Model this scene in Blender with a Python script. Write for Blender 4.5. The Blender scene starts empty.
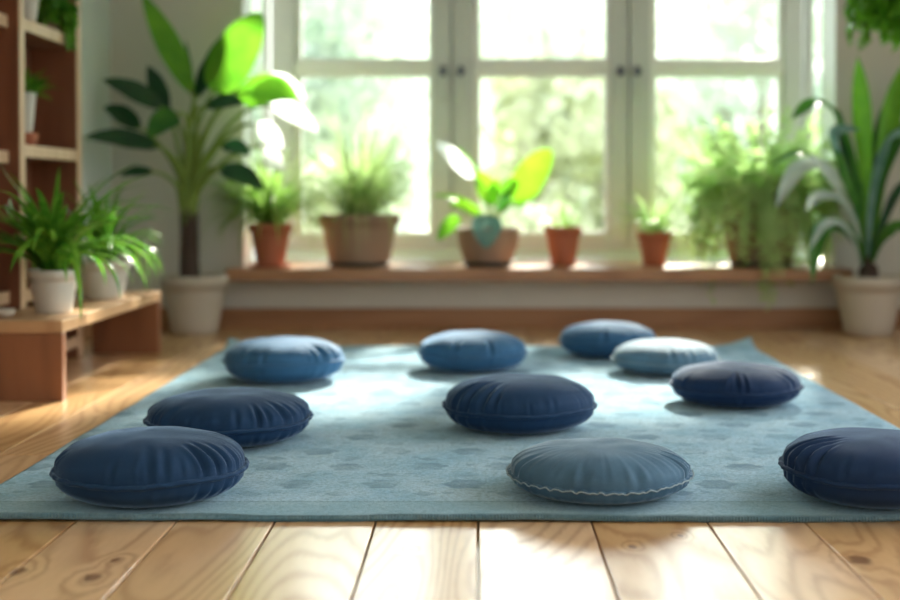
import bpy, bmesh, math, random
from math import pi, sin, cos, radians
from mathutils import Vector, Matrix, noise

S = bpy.context.scene
COL = S.collection

# ------------------------------------------------------------------ camera
H = 0.74                      # eye height
FPX = 1300.0
cd = bpy.data.cameras.new('camera')
cam = bpy.data.objects.new('camera', cd); COL.objects.link(cam)
cam.location = (0, 0, H)
cd.sensor_width = 36.0
cd.lens = 36.0 * FPX / 900.0
PITCH = radians(1.2)
cam.rotation_euler = (pi / 2 - PITCH, 0, 0)
cd.shift_x = -28.0 / 900.0
cd.shift_y = -(105.0 - FPX * math.tan(PITCH)) / 900.0
cd.dof.use_dof = True
cd.dof.focus_distance = 3.25
cd.dof.aperture_fstop = 1.35
cd.clip_end = 200
S.camera = cam

# ------------------------------------------------------------------ world
w = bpy.data.worlds.new('sky'); S.world = w; w.use_nodes = True
nt = w.node_tree; nt.nodes.clear()
N = nt.nodes.new; L = nt.links.new
out = N('ShaderNodeOutputWorld'); bg = N('ShaderNodeBackground'); tc = N('ShaderNodeTexCoord')
sep = N('ShaderNodeSeparateXYZ'); L(tc.outputs['Generated'], sep.inputs[0])
elev = N('ShaderNodeValToRGB'); L(sep.outputs['Z'], elev.inputs[0])     # brightness with elevation
cr = elev.color_ramp
cr.elements[0].position = 0.0;  cr.elements[0].color = (0.66, 0.72, 0.62, 1)
cr.elements[1].position = 0.75; cr.elements[1].color = (1.9, 2.2, 2.6, 1)
e = cr.elements.new(0.12); e.color = (1.0, 1.03, 0.94, 1)
e = cr.elements.new(0.17); e.color = (1.6, 1.65, 1.5, 1)
e = cr.elements.new(0.24); e.color = (5.0, 5.1, 5.0, 1)
mr = N('ShaderNodeMapRange'); L(sep.outputs['Y'], mr.inputs[0])         # brighter towards the sun's side
mr.inputs[1].default_value = -0.5; mr.inputs[2].default_value = 0.6
mr.inputs[3].default_value = 0.37; mr.inputs[4].default_value = 2.1
L(elev.outputs[0], bg.inputs[0]); L(mr.outputs[0], bg.inputs[1]); L(bg.outputs[0], out.inputs[0])

# ------------------------------------------------------------------ sun
sd = bpy.data.lights.new('sun', 'SUN'); sun = bpy.data.objects.new('sun', sd); COL.objects.link(sun)
sd.energy = 18.0; sd.angle = radians(4); sd.color = (1.0, 0.93, 0.82)
tdir = Vector((-0.30, -1.0, -0.62)).normalized()                        # the way the light travels
sun.rotation_euler = tdir.to_track_quat('-Z', 'Y').to_euler()
sun.location = (3, 12, 8)

S.view_settings.view_transform = 'Standard'
S.view_settings.look = 'None'
S.view_settings.gamma = 1.0
S.view_settings.exposure = 0.24
S.view_settings.use_curve_mapping = False
cy = S.cycles
cy.max_bounces = 10; cy.diffuse_bounces = 5; cy.glossy_bounces = 4; cy.transmission_bounces = 6; cy.transparent_max_bounces = 16
cy.caustics_reflective = False; cy.caustics_refractive = False
cy.sample_clamp_indirect = 8.0
cy.use_denoising = True

# ------------------------------------------------------------------ helpers
def at(px, py, Y):            # a pixel of the photograph -> the point at distance Y
    return Vector(((px - 478.0) / FPX * Y, Y, H - (py - 195.0) / FPX * Y))

def meshobj(name, bm, mats, parent=None, smooth=True, loc=None):
    me = bpy.data.meshes.new(name); bm.to_mesh(me); bm.free()
    if not isinstance(mats, (list, tuple)): mats = [mats]
    for m in mats: me.materials.append(m)
    if smooth:
        for p in me.polygons: p.use_smooth = True
    o = bpy.data.objects.new(name, me); COL.objects.link(o)
    if parent: o.parent = parent
    if loc is not None: o.location = loc
    return o

def tag(o, label=None, cat=None, group=None, kind=None):
    if label: o['label'] = label
    if cat: o['category'] = cat
    if group: o['group'] = group
    if kind: o['kind'] = kind
    return o

def thing(name, label, cat, loc=(0, 0, 0), rz=0, group=None):
    o = bpy.data.objects.new(name, None); COL.objects.link(o)
    o.empty_display_size = 0.1
    o.location = loc; o.rotation_euler = (0, 0, rz)
    return tag(o, label, cat, group)

def box(bm, x0, x1, y0, y1, z0, z1, bev=0.0, mi=0):
    r = bmesh.ops.create_cube(bm, size=1.0)
    vs = r['verts']
    for v in vs:
        v.co = Vector(((x0 + x1) / 2 + v.co.x * (x1 - x0), (y0 + y1) / 2 + v.co.y * (y1 - y0), (z0 + z1) / 2 + v.co.z * (z1 - z0)))
    fs = set(f for v in vs for f in v.link_faces)
    for f in fs: f.material_index = mi
    if bev > 0:
        es = list(set(ed for v in vs for ed in v.link_edges))
        bmesh.ops.bevel(bm, geom=es, offset=bev, segments=2, profile=0.5, affect='EDGES', material=mi)

def lathe(bm, prof, seg=48, cx=0, cy=0, mi=0, close=False, wob=None):
    rings = []
    for (r, z) in prof:
        if r < 1e-5:
            rings.append([bm.verts.new((cx, cy, z))]); continue
        ring = []
        for k in range(seg):
            a = 2 * pi * k / seg
            rr = r * (1 + (wob(a, z) if wob else 0))
            ring.append(bm.verts.new((cx + rr * cos(a), cy + rr * sin(a), z)))
        rings.append(ring)
    for i in range(len(rings) - 1):
        A, B = rings[i], rings[i + 1]
        for k in range(seg):
            k2 = (k + 1) % seg
            if len(A) == 1 and len(B) == 1: break
            if len(A) == 1: f = bm.faces.new((A[0], B[k2], B[k]))
            elif len(B) == 1: f = bm.faces.new((A[k], A[k2], B[0]))
            else: f = bm.faces.new((A[k], A[k2], B[k2], B[k]))
            f.material_index = mi; f.smooth = True

def tube(bm, pts, rad, seg=8, mi=0, closed=False):
    n = len(pts); rings = []
    for i, p in enumerate(pts):
        a = pts[(i - 1) % n] if (closed or i > 0) else p
        b = pts[(i + 1) % n] if (closed or i < n - 1) else p
        t = (b - a).normalized()
        u = t.cross(Vector((0, 0, 1)))
        if u.length < 0.1: u = t.cross(Vector((0, 1, 0)))
        u.normalize(); v = t.cross(u).normalized()
        r = rad[i] if isinstance(rad, (list, tuple)) else rad
        rings.append([bm.verts.new(p + (u * cos(2 * pi * k / seg) + v * sin(2 * pi * k / seg)) * r) for k in range(seg)])
    m = n if closed else n - 1
    for i in range(m):
        A, B = rings[i], rings[(i + 1) % n]
        for k in range(seg):
            f = bm.faces.new((A[k], A[(k + 1) % seg], B[(k + 1) % seg], B[k])); f.material_index = mi; f.smooth = True
    if not closed:
        for R_ in (rings[0], rings[-1]):
            f = bm.faces.new(R_); f.material_index = mi

def strip(bm, pts, halfw, sides, fold=0.25, mi=0, ups=None, shade=None, lay=None, cols=4):
    """a leaf blade: centre line, half widths, side vectors, V-fold"""
    rows = []
    for i, p in enumerate(pts):
        s = sides[i]
        t = (pts[min(i + 1, len(pts) - 1)] - pts[max(i - 1, 0)]).normalized()
        nrm = s.cross(t).normalized()
        row = []
        for c in range(cols + 1):
            u = (c / cols) * 2 - 1
            row.append(bm.verts.new(p + s * (halfw[i] * u) + nrm * (-fold * halfw[i] * (1 - abs(u) ** 1.5))))
        rows.append(row)
    for i in range(len(rows) - 1):
        for c in range(cols):
            f = bm.faces.new((rows[i][c], rows[i][c + 1], rows[i + 1][c + 1], rows[i + 1][c]))
            f.material_index = mi; f.smooth = True

def blade(bm, org, az, elev, Ln, W, droop, n=9, fold=0.3, rnd=random, mi=0, wprof=None, cols=2):
    """an arching blade that bends down under its own weight"""
    d = Vector((cos(az), sin(az), 0)); side = Vector((-sin(az), cos(az), 0))
    tw = rnd.uniform(-0.35, 0.35)
    p = Vector(org); pts = [p.copy()]; hw = []; sides = []
    for i in range(n + 1):
        t = i / n
        wv = wprof(t) if wprof else min(1, (t * 5 + 0.35)) * (1 - t) ** 0.55 if t > 0.5 else min(1, t * 3 + 0.45) * (1 - 0.5 ** 8) * 0.9
        hw.append(max(0.0004, W / 2 * wv))
        sides.append((side + Vector((0, 0, 1)) * tw * t).normalized())
        if i < n:
            e2 = elev - droop * (t ** 1.15)
            p = p + (d * cos(e2) + Vector((0, 0, 1)) * sin(e2)) * (Ln / n); pts.append(p.copy())
    # smooth width falls to a tip
    hw = [W / 2 * max(0.02, (min(1, 0.45 + 1.6 * (i / n)) * (1 - (i / n) ** 2.6))) for i in range(n + 1)]
    if wprof: hw = [W / 2 * max(0.02, wprof(i / n)) for i in range(n + 1)]
    strip(bm, pts, hw, sides, fold, mi, cols=cols)

def bez(p0, p1, p2, p3, n):
    o = []
    for i in range(n + 1):
        t = i / n; s = 1 - t
        o.append(p0 * s ** 3 + p1 * 3 * s * s * t + p2 * 3 * s * t * t + p3 * t ** 3)
    return o

def lance(t): return max(0.02, sin(pi * min(1, t * 0.97 + 0.03) ** 0.85) ** 0.75)
def ovate(t): return max(0.03, (sin(pi * min(1.0, t ** 0.75 * 0.985 + 0.01))) ** 0.55)

def big_leaf(bm, base, tip, W, face, bulge=0.0, prof=lance, fold=0.25, n=18, cols=6, wav=0.0, mi=0):
    """broad leaf from base to tip. face = the way its upper side looks; bulge lifts the middle"""
    base = Vector(base); tip = Vector(tip); face = Vector(face).normalized()
    d = tip - base
    up = Vector((0, 0, 1))
    c = base.lerp(tip, 0.5) + up * bulge * d.length
    pts = []
    for i in range(n + 1):
        t = i / n; s = 1 - t
        pts.append(base * s * s + (c * 2 - base.lerp(tip, 0.5)) * 2 * s * t + tip * t * t)
    sides = []
    for i in range(n + 1):
        t = (pts[min(i + 1, n)] - pts[max(i - 1, 0)]).normalized()
        s = t.cross(face)
        if s.length < 1e-3: s = Vector((1, 0, 0))
        s.normalize()
        if wav: s = (s + face * wav * sin(i * 0.9)).normalized()
        sides.append(s)
    strip(bm, pts, [W / 2 * prof(i / n) for i in range(n + 1)], sides, fold, mi, cols=cols)

# ------------------------------------------------------------------ materials
def newmat(name):
    m = bpy.data.materials.new(name); m.use_nodes = True
    t = m.node_tree
    return m, t, t.nodes['Principled BSDF'], t.nodes['Material Output']

def simple(name, col, rough=0.5, bump=0.0, bscale=60, var=0.08, spec=0.5, vscale=8, sheen=0.0):
    m, t, p, o = newmat(name)
    tc = t.nodes.new('ShaderNodeTexCoord')
    n = t.nodes.new('ShaderNodeTexNoise'); n.inputs['Scale'].default_value = vscale; n.inputs['Detail'].default_value = 4
    t.links.new(tc.outputs['Object'], n.inputs['Vector'])
    mx = t.nodes.new('ShaderNodeMix'); mx.data_type = 'RGBA'
    mx.inputs[6].default_value = (*[max(0, c * (1 - var)) for c in col], 1)
    mx.inputs[7].default_value = (*[min(1, c * (1 + var)) for c in col], 1)
    t.links.new(n.outputs['Fac'], mx.inputs[0]); t.links.new(mx.outputs[2], p.inputs['Base Color'])
    p.inputs['Roughness'].default_value = rough
    p.inputs['Specular IOR Level'].default_value = spec
    if sheen: p.inputs['Sheen Weight'].default_value = sheen
    if bump:
        n2 = t.nodes.new('ShaderNodeTexNoise'); n2.inputs['Scale'].default_value = bscale; n2.inputs['Detail'].default_value = 3
        t.links.new(tc.outputs['Object'], n2.inputs['Vector'])
        b = t.nodes.new('ShaderNodeBump'); b.inputs['Strength'].default_value = bump; b.inputs['Distance'].default_value = 0.003
        t.links.new(n2.outputs['Fac'], b.inputs['Height']); t.links.new(b.outputs[0], p.inputs['Normal'])
    return m

def leafmat(name, c1, c2, trans=0.35, rough=0.35, tcol=None, scale=9):
    m, t, p, o = newmat(name)
    tc = t.nodes.new('ShaderNodeTexCoord')
    n = t.nodes.new('ShaderNodeTexNoise'); n.inputs['Scale'].default_value = scale; n.inputs['Detail'].default_value = 2
    t.links.new(tc.outputs['Object'], n.inputs['Vector'])
    r = t.nodes.new('ShaderNodeMapRange'); r.inputs[1].default_value = 0.35; r.inputs[2].default_value = 0.65
    t.links.new(n.outputs['Fac'], r.inputs[0])
    mx = t.nodes.new('ShaderNodeMix'); mx.data_type = 'RGBA'
    mx.inputs[6].default_value = (*c1, 1); mx.inputs[7].default_value = (*c2, 1)
    t.links.new(r.outputs[0], mx.inputs[0]); t.links.new(mx.outputs[2], p.inputs['Base Color'])
    p.inputs['Roughness'].default_value = rough
    tr = t.nodes.new('ShaderNodeBsdfTranslucent')
    if tcol: tr.inputs['Color'].default_value = (*tcol, 1)
    else: t.links.new(mx.outputs[2], tr.inputs['Color'])
    ms = t.nodes.new('ShaderNodeMixShader'); ms.inputs[0].default_value = trans
    t.links.new(p.outputs[0], ms.inputs[1]); t.links.new(tr.outputs[0], ms.inputs[2]); t.links.new(ms.outputs[0], o.inputs['Surface'])
    return m

class G:      # small node-graph helper
    def __init__(s, t): s.t = t
    def n(s, typ, **kw):
        x = s.t.nodes.new(typ)
        for k, v in kw.items(): setattr(x, k, v)
        return x
    def put(s, sock, v):
        if isinstance(v, (int, float)): sock.default_value = v
        elif isinstance(v, (tuple, list, Vector)): sock.default_value = tuple(v)
        else: s.t.links.new(v, sock)
    def m(s, op, a, b=0.0, c=0.0, clamp=False):
        x = s.n('ShaderNodeMath', operation=op); x.use_clamp = clamp
        s.put(x.inputs[0], a); s.put(x.inputs[1], b)
        if len(x.inputs) > 2: s.put(x.inputs[2], c)
        return x.outputs[0]
    def vm(s, op, a, b=(0, 0, 0)):
        x = s.n('ShaderNodeVectorMath', operation=op)
        s.put(x.inputs[0], a); s.put(x.inputs[1], b)
        return x.outputs['Value'] if op in ('LENGTH', 'DISTANCE', 'DOT_PRODUCT') else x.outputs[0]
    def mixc(s, f, a, b):
        x = s.n('ShaderNodeMix', data_type='RGBA')
        s.put(x.inputs[0], f); s.put(x.inputs[6], a); s.put(x.inputs[7], b)
        return x.outputs[2]
    def mr(s, v, a, b, c=0.0, d=1.0, smooth=False):
        x = s.n('ShaderNodeMapRange')
        if smooth: x.interpolation_type = 'SMOOTHSTEP'
        s.put(x.inputs[0], v)
        for i, q in enumerate((a, b, c, d)): x.inputs[i + 1].default_value = q
        return x.outputs[0]
    def noise(s, vec, scale, detail=2, rough=0.5):
        x = s.n('ShaderNodeTexNoise'); s.put(x.inputs['Vector'], vec)
        x.inputs['Scale'].default_value = scale; x.inputs['Detail'].default_value = detail; x.inputs['Roughness'].default_value = rough
        return x.outputs['Fac']

def wood(name, light, dark, axis='Y', rough=0.4, knots=(), auto_knots=True, ring=9.0, plank=False, coat=0.0, contrast=1.0, spec=0.5, bump=0.15):
    """pine: long cathedral grain as contours of a stretched noise, knots with rings round them"""
    m, t, p, o = newmat(name); g = G(t)
    tc = g.n('ShaderNodeTexCoord'); P = tc.outputs['Object']
    st = {'X': (0.16, 1, 1), 'Y': (1, 0.16, 1), 'Z': (1, 1, 0.16)}[axis]
    Pst = g.vm('MULTIPLY', P, st)
    if plank:
        a = g.n('ShaderNodeAttribute', attribute_name='plank')
        off = g.n('ShaderNodeCombineXYZ'); g.put(off.inputs[2], g.m('MULTIPLY', a.outputs['Fac'], 37.0)); g.put(off.inputs[1], g.m('MULTIPLY', a.outputs['Fac'], 11.0))
        Q = g.vm('ADD', Pst, off.outputs[0]); rv = a.outputs['Fac']
    else:
        Q = Pst; rv = None
    field = g.noise(Q, 3.2, 1.5, 0.45)
    kmask = None
    if auto_knots:
        v = g.n('ShaderNodeTexVoronoi'); v.inputs['Scale'].default_value = 1.7; g.put(v.inputs['Vector'], g.vm('MULTIPLY', Q, (1, 2.6, 1) if axis == 'Y' else (1, 1, 1)))
        kd = v.outputs['Distance']
        kmask = g.mr(kd, 0.035, 0.075, 1, 0, True)
        bumpf = g.mr(kd, 0.0, 0.32, 0.30, 0.0, True)
        field = g.m('ADD', field, bumpf)
    for (kx, ky, kr) in knots:
        dv = g.vm('MULTIPLY', g.vm('SUBTRACT', P, (kx, ky, 0)), (1, 0.6, 0))
        kd = g.m('ADD', g.vm('LENGTH', dv), g.m('MULTIPLY', g.m('SUBTRACT', g.noise(P, 30, 2), .5), kr * 1.1))
        k1 = g.mr(kd, kr * 0.55, kr, 1, 0, True)
        field = g.m('ADD', field, g.mr(kd, 0, kr * 4, 0.075, 0, True))
        kmask = k1 if kmask is None else g.m('MAXIMUM', kmask, k1)
    fine = g.noise(g.vm('MULTIPLY', Q, (1, 1, 1)), 60, 3, 0.6)
    rr = g.m('MULTIPLY', g.m('ADD', field, g.m('MULTIPLY', fine, 0.012)), ring * 2 * pi)
    s = g.m('ADD', g.m('MULTIPLY', g.m('SINE', rr), 0.5), 0.5)
    s = g.m('POWER', s, 2.2)
    s = g.m('ADD', g.m('MULTIPLY', s, 0.55 * contrast), g.m('MULTIPLY', g.m('SUBTRACT', fine, 0.4), 0.5 * contrast), clamp=True)
    col = g.mixc(s, (*light, 1), (*dark, 1))
    big = g.noise(Q, 1.2, 2)
    col = g.mixc(g.mr(big, 0.3, 0.7, 0, 0.35), col, (*[c * 0.82 for c in light], 1))
    if plank:
        hs = g.n('ShaderNodeHueSaturation'); g.put(hs.inputs['Color'], col)
        g.put(hs.inputs['Value'], g.m('ADD', g.m('MULTIPLY', rv, 0.26), 0.86)); g.put(hs.inputs['Saturation'], g.m('SUBTRACT', 1.08, g.m('MULTIPLY', rv, 0.2)))
        col = hs.outputs[0]
    if kmask is not None:
        col = g.mixc(g.m('MULTIPLY', kmask, 0.85), col, (dark[0] * 0.42, dark[1] * 0.34, dark[2] * 0.33, 1))
    g.put(p.inputs['Base Color'], col)
    g.put(p.inputs['Roughness'], g.mr(s, 0, 1, rough, rough + 0.1))
    p.inputs['Specular IOR Level'].default_value = spec
    p.inputs['Coat Weight'].default_value = coat; p.inputs['Coat Roughness'].default_value = 0.2
    b = g.n('ShaderNodeBump'); b.inputs['Strength'].default_value = bump; b.inputs['Distance'].default_value = 0.001
    g.put(b.inputs['Height'], g.m('SUBTRACT', 1.0, s)); g.put(p.inputs['Normal'], b.outputs[0])
    return m

KN = [(-1.257, 4.39, .013), (-.905, 2.54, .02), (-.735, 2.62, .012), (-.745, 2.50, .02), (.775, 2.62, .028),
      (.44, 2.81, .009), (.325, 2.72, .010), (-.14, 2.70, .01)]
M_floor = wood('pine_floor', (0.68, 0.42, 0.20), (0.38, 0.185, 0.07), 'Y', rough=0.3, knots=KN, auto_knots=False, ring=22, plank=True, contrast=1.25, coat=0.6, spec=0.55, bump=0.05)
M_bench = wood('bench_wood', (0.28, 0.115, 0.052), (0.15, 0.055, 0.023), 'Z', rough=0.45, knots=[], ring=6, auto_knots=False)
M_benchtop_lit = wood('bench_top_wood_sunlit', (0.52, 0.32, 0.17), (0.33, 0.17, 0.08), 'Y', rough=0.4, ring=7, auto_knots=False)  # sunlight on the bench top is put into this lighter wood colour
M_ledge = wood('ledge_wood', (0.42, 0.21, 0.10), (0.27, 0.115, 0.05), 'X', rough=0.3, ring=7, auto_knots=False, coat=0.3)
M_base = wood('baseboard_wood', (0.36, 0.18, 0.085), (0.24, 0.105, 0.045), 'X', rough=0.45, ring=7, auto_knots=False)
M_shelf = wood('shelf_wood_brown', (0.27, 0.10, 0.05), (0.16, 0.055, 0.026), 'Z', rough=0.5, ring=6, auto_knots=False)
M_edge = wood('shelf_edge_wood', (0.66, 0.46, 0.30), (0.47, 0.29, 0.17), 'Z', rough=0.45, ring=6, auto_knots=False)

M_wall = simple('wall_paint', (0.64, 0.63, 0.58), 0.85, 0.1, 90, 0.03)
M_wall_l = simple('wall_paint_window_lit', (0.66, 0.73, 0.73), 0.85, 0.1, 90, 0.03)  # window light on the left wall, put into a paler, bluer colour
M_ceil = simple('ceiling_paint', (0.75, 0.74, 0.70), 0.9, 0, 60, 0.02)
M_frame = simple('window_frame_paint', (0.66, 0.69, 0.71), 0.4, 0.03, 40, 0.04)
M_bead = simple('window_bead_white', (0.93, 0.94, 0.95), 0.35, 0, 40, 0.02)
M_stone = simple('sill_stone', (0.82, 0.87, 0.92), 0.3, 0, 40, 0.04)
M_handle = simple('handle_metal_dark', (0.07, 0.08, 0.17), 0.3, 0, 40, 0.05)
M_terra = simple('terracotta', (0.42, 0.135, 0.07), 0.75, 0.15, 70, 0.14)
M_taupe = simple('taupe_clay', (0.33, 0.215, 0.15), 0.7, 0.15, 60, 0.12)
M_darkclay = simple('dark_clay', (0.07, 0.065, 0.06), 0.5, 0.1, 60, 0.1)
M_white = simple('white_ceramic', (0.63, 0.60, 0.55), 0.4, 0.05, 30, 0.05)
M_cream = simple('cream_clay', (0.50, 0.45, 0.38), 0.65, 0.15, 50, 0.08)
M_soil = simple('soil', (0.035, 0.022, 0.015), 0.95, 0.6, 120, 0.4)
M_bark = simple('bark', (0.07, 0.045, 0.035), 0.85, 0.6, 60, 0.3)
M_palebark = simple('pale_bark', (0.30, 0.28, 0.22), 0.9, 0, 60, 0.2)
M_greencane = simple('green_stem', (0.20, 0.30, 0.05), 0.45, 0.1, 40, 0.2)

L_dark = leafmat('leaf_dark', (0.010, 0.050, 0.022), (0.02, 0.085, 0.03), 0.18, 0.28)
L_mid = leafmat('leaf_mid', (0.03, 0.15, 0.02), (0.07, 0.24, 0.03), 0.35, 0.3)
L_lime = leafmat('leaf_lime', (0.11, 0.36, 0.02), (0.19, 0.50, 0.03), 0.5, 0.35)
L_lime2 = leafmat('leaf_yellow_lime', (0.20, 0.52, 0.02), (0.29, 0.64, 0.03), 0.5, 0.4)
L_grass = leafmat('leaf_grass', (0.17, 0.35, 0.05), (0.38, 0.58, 0.15), 0.5, 0.4)
L_grass2 = leafmat('leaf_fine_grass', (0.30, 0.46, 0.15), (0.55, 0.70, 0.32), 0.5, 0.45)
L_pale = leafmat('leaf_pale', (0.34, 0.55, 0.18), (0.52, 0.72, 0.30), 0.5, 0.45)
L_spider = leafmat('leaf_spider', (0.06, 0.24, 0.02), (0.20, 0.46, 0.05), 0.35, 0.25, scale=14)
L_fern = leafmat('leaf_fern', (0.42, 0.64, 0.24), (0.68, 0.86, 0.42), 0.62, 0.45, scale=6)
L_glosspaint_soft = leafmat('leaf_painted_gloss_soft', (0.40, 0.52, 0.46), (0.55, 0.66, 0.60), 0.25, 0.2)  # softer white gloss on strap leaves, painted as a pale colour
L_glosspaint = leafmat('leaf_painted_gloss', (0.86, 0.92, 0.90), (0.92, 0.95, 0.94), 0.6, 0.2)  # sky reflection on glossy leaves, painted as near-white colour
L_bluegreen = leafmat('leaf_bluegreen', (0.10, 0.25, 0.22), (0.2, 0.38, 0.34), 0.25, 0.22)
L_hazetree = leafmat('tree_leaf_painted_haze', (0.62, 0.67, 0.46), (0.84, 0.86, 0.64), 0.26, 0.7, scale=0.5)  # outdoor haze is put into the pale leaf colour
L_hazetree2 = leafmat('tree_leaf_painted_haze_cool', (0.52, 0.62, 0.55), (0.74, 0.81, 0.70), 0.22, 0.7, scale=0.5)  # cooler leaves, paled the same way to paint the haze

# ------------------------------------------------------------------ floor: real planks with gaps
def build_floor():
    rnd = random.Random(4)
    seams = [-.684, -.46, -.232, 0.0, .257, .519, .74]
    x = seams[0]
    while x > -2.2: x -= rnd.uniform(.222, .245); seams.insert(0, x)
    x = seams[-1]
    while x < 3.0: x += rnd.uniform(.222, .245); seams.append(x)
    bm = bmesh.new(); val = []
    g = 0.0022
    for i in range(len(seams) - 1):
        a, b = seams[i] + g, seams[i + 1] - g
        a = max(a, -2.06); b = min(b, 3.0)
        if b - a < .02: continue
        ys = [-2.0]
        if abs((seams[i] + seams[i + 1]) / 2) < 0.95: ys.append(rnd.choice([.6, 1.1]))
        y = rnd.uniform(3.6, 4.6) if abs((a + b) / 2) > 1.2 else 9.0
        while y < 6.6: ys.append(y); y += rnd.uniform(2.2, 3.2)
        ys.append(7.24)
        for j in range(len(ys) - 1):
            n0 = len(bm.verts)
            box(bm, a, b, ys[j] + .001, ys[j + 1] - .001, -0.02, 0.0, 0.0024)
            r = rnd.random()
            bm.verts.ensure_lookup_table()
            val += [r] * (len(bm.verts) - n0)
    n0 = len(bm.verts)
    box(bm, -2.06, 3.0, -2.0, 7.24, -0.04, -0.0195); val += [0.2] * (len(bm.verts) - n0)
    bm.verts.index_update()
    o = meshobj('floor', bm, M_floor, smooth=False)
    at_ = o.data.attributes.new('plank', 'FLOAT', 'POINT')
    for i, v in enumerate(val): at_.data[i].value = v
    return tag(o, kind='structure')
build_floor()

XL, XR, YB, YW = -2.04, 2.9, 7.23, 7.80     # left/right wall, wall face, window plane
WX0, WX1, WZ0, WZ1 = -1.307, 1.985, 0.40, 2.40
bm = bmesh.new()
OX0, OX1 = -1.43, 2.16          # the opening is wider on its outer side
box(bm, -2.3, WX0, YB, 7.5, -.04, 3.0); box(bm, WX1, 3.1, YB, 7.5, -.04, 3.0)
box(bm, -2.3, OX0, 7.5, 8.0, -.04, 3.0); box(bm, OX1, 3.1, 7.5, 8.0, -.04, 3.0)
box(bm, WX0, WX1, YB, 7.5, -.04, 0.335); box(bm, WX0, WX1, YB, 7.5, WZ1, 3.0)
box(bm, OX0, OX1, 7.5, 8.0, -.04, 0.335); box(bm, OX0, OX1, 7.5, 8.0, WZ1, 3.0)
tag(meshobj('wall_back', bm, M_wall, smooth=False), kind='structure')
M_reveal = simple('reveal_paint', (0.88, 0.93, 0.97), 0.5, 0, 40, 0.02)
for k_, (a_, b_) in enumerate(((WX0 - .0005, WX0 + .004), (WX1 - .004, WX1 + .0005))):
    bm = bmesh.new(); box(bm, a_, b_, YB + .001, 7.499, .342, WZ1); tag(meshobj('trim_%d' % (3 + k_), bm, M_reveal, smooth=False), kind='structure')
bm = bmesh.new(); box(bm, -2.3, XL, -2.0, YB, -.04, 3.0); tag(meshobj('wall_left', bm, M_wall_l, smooth=False), kind='structure')
bm = bmesh.new()      # right wall with a wide unseen opening, added to let in fill light
box(bm, XR, 3.1, -2.0, YB, -.04, 0.4); box(bm, XR, 3.1, -2.0, YB, 2.6, 3.0); box(bm, XR, 3.1, 6.2, YB, 0.4, 2.6); box(bm, XR, 3.1, -2.0, -1.2, 0.4, 2.6)
tag(meshobj('wall_right', bm, M_wall, smooth=False), kind='structure')
bm = bmesh.new(); box(bm, -2.3, 3.1, -2.0, 8.0, 3.0, 3.12); tag(meshobj('ceiling', bm, M_ceil, smooth=False), kind='structure')
bm = bmesh.new(); box(bm, XL, XR, YB - .02, YB - .0005, 0.0, 0.112, 0.004); tag(meshobj('baseboard_back', bm, M_base, smooth=False), kind='structure')
bm = bmesh.new(); box(bm, XL + .0005, XL + .018, -2.0, YB - .021, 0.0, 0.112, 0.004); tag(meshobj('baseboard_left', bm, M_base, smooth=False), kind='structure')
# wooden ledge and the pale step behind it
bm = bmesh.new()
box(bm, -1.37, 2.03, 7.03, YB - .0005, 0.275, 0.3405, 0.006)
box(bm, WX0 + .001, WX1 - .001, YB - .03, 7.62, 0.3355, 0.3405)
tag(meshobj('trim_1', bm, M_ledge, smooth=False), kind='structure')
bm = bmesh.new(); prof_ = [(7.60, .3405), (7.60, .352), (7.79, .411), (7.95, .411), (7.95, .3405)]
ends_ = [[bm.verts.new((x_, y_, z_)) for (y_, z_) in prof_] for x_ in (OX0 + .001, OX1 - .001)]
for k_ in range(5): bm.faces.new((ends_[0][k_], ends_[0][(k_ + 1) % 5], ends_[1][(k_ + 1) % 5], ends_[1][k_]))
bm.faces.new(ends_[0][::-1]); bm.faces.new(ends_[1]); bmesh.ops.recalc_face_normals(bm, faces=bm.faces[:])
tag(meshobj('trim_2', bm, M_stone, smooth=False), kind='structure')

# ------------------------------------------------------------------ window
m, t, p, o_ = newmat('window_glass'); g = G(t)
tr = g.n('ShaderNodeBsdfTransparent'); tr.inputs[0].default_value = (.96, .98, .96, 1)
gl = g.n('ShaderNodeBsdfGlossy'); gl.inputs['Roughness'].default_value = 0.02
fr = g.n('ShaderNodeFresnel'); fr.inputs[0].default_value = 1.25
ms = g.n('ShaderNodeMixShader'); g.put(ms.inputs[0], fr.outputs[0]); g.put(ms.inputs[1], tr.outputs[0]); g.put(ms.inputs[2], gl.outputs[0])
g.put(o_.inputs['Surface'], ms.outputs[0]); M_glass = m

def wx(px, Y=YW): return (px - 478) / FPX * Y
def wz(py, Y=YW): return H - (py - 195) / FPX * Y
win = thing('window_1', None, None, (0, 0, 0)); win['kind'] = 'structure'
fz0 = wz(248); 
bm = bmesh.new()   # fixed outer frame
Y0, Y1 = YW, YW + .12
box(bm, wx(263), wx(270), Y0, Y1, 0.41, WZ1, .004); box(bm, wx(803), wx(813), Y0, Y1, 0.41, WZ1, .004)
box(bm, OX0, OX0 + .02, Y0 + .02, Y1, 0.41, WZ1, .002); box(bm, OX1 - .02, OX1, Y0 + .02, Y1, 0.41, WZ1, .002)
box(bm, OX0 + .019, wx(264), Y0 + .02, Y1, 0.41, .43, .002); box(bm, wx(812), OX1 - .019, Y0 + .02, Y1, 0.41, .43, .002)
box(bm, wx(270) - .001, wx(803) + .001, Y0, Y1, 0.41, 0.45, .004); box(bm, wx(270) - .001, wx(803) + .001, Y0, Y1, WZ1 - .05, WZ1, .004)
box(bm, wx(450), wx(454), Y0 + .03, Y1, .45, WZ1 - .05); box(bm, wx(626), wx(630), Y0 + .03, Y1, .45, WZ1 - .05)
meshobj('frame', bm, M_frame, win, smooth=False)
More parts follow.
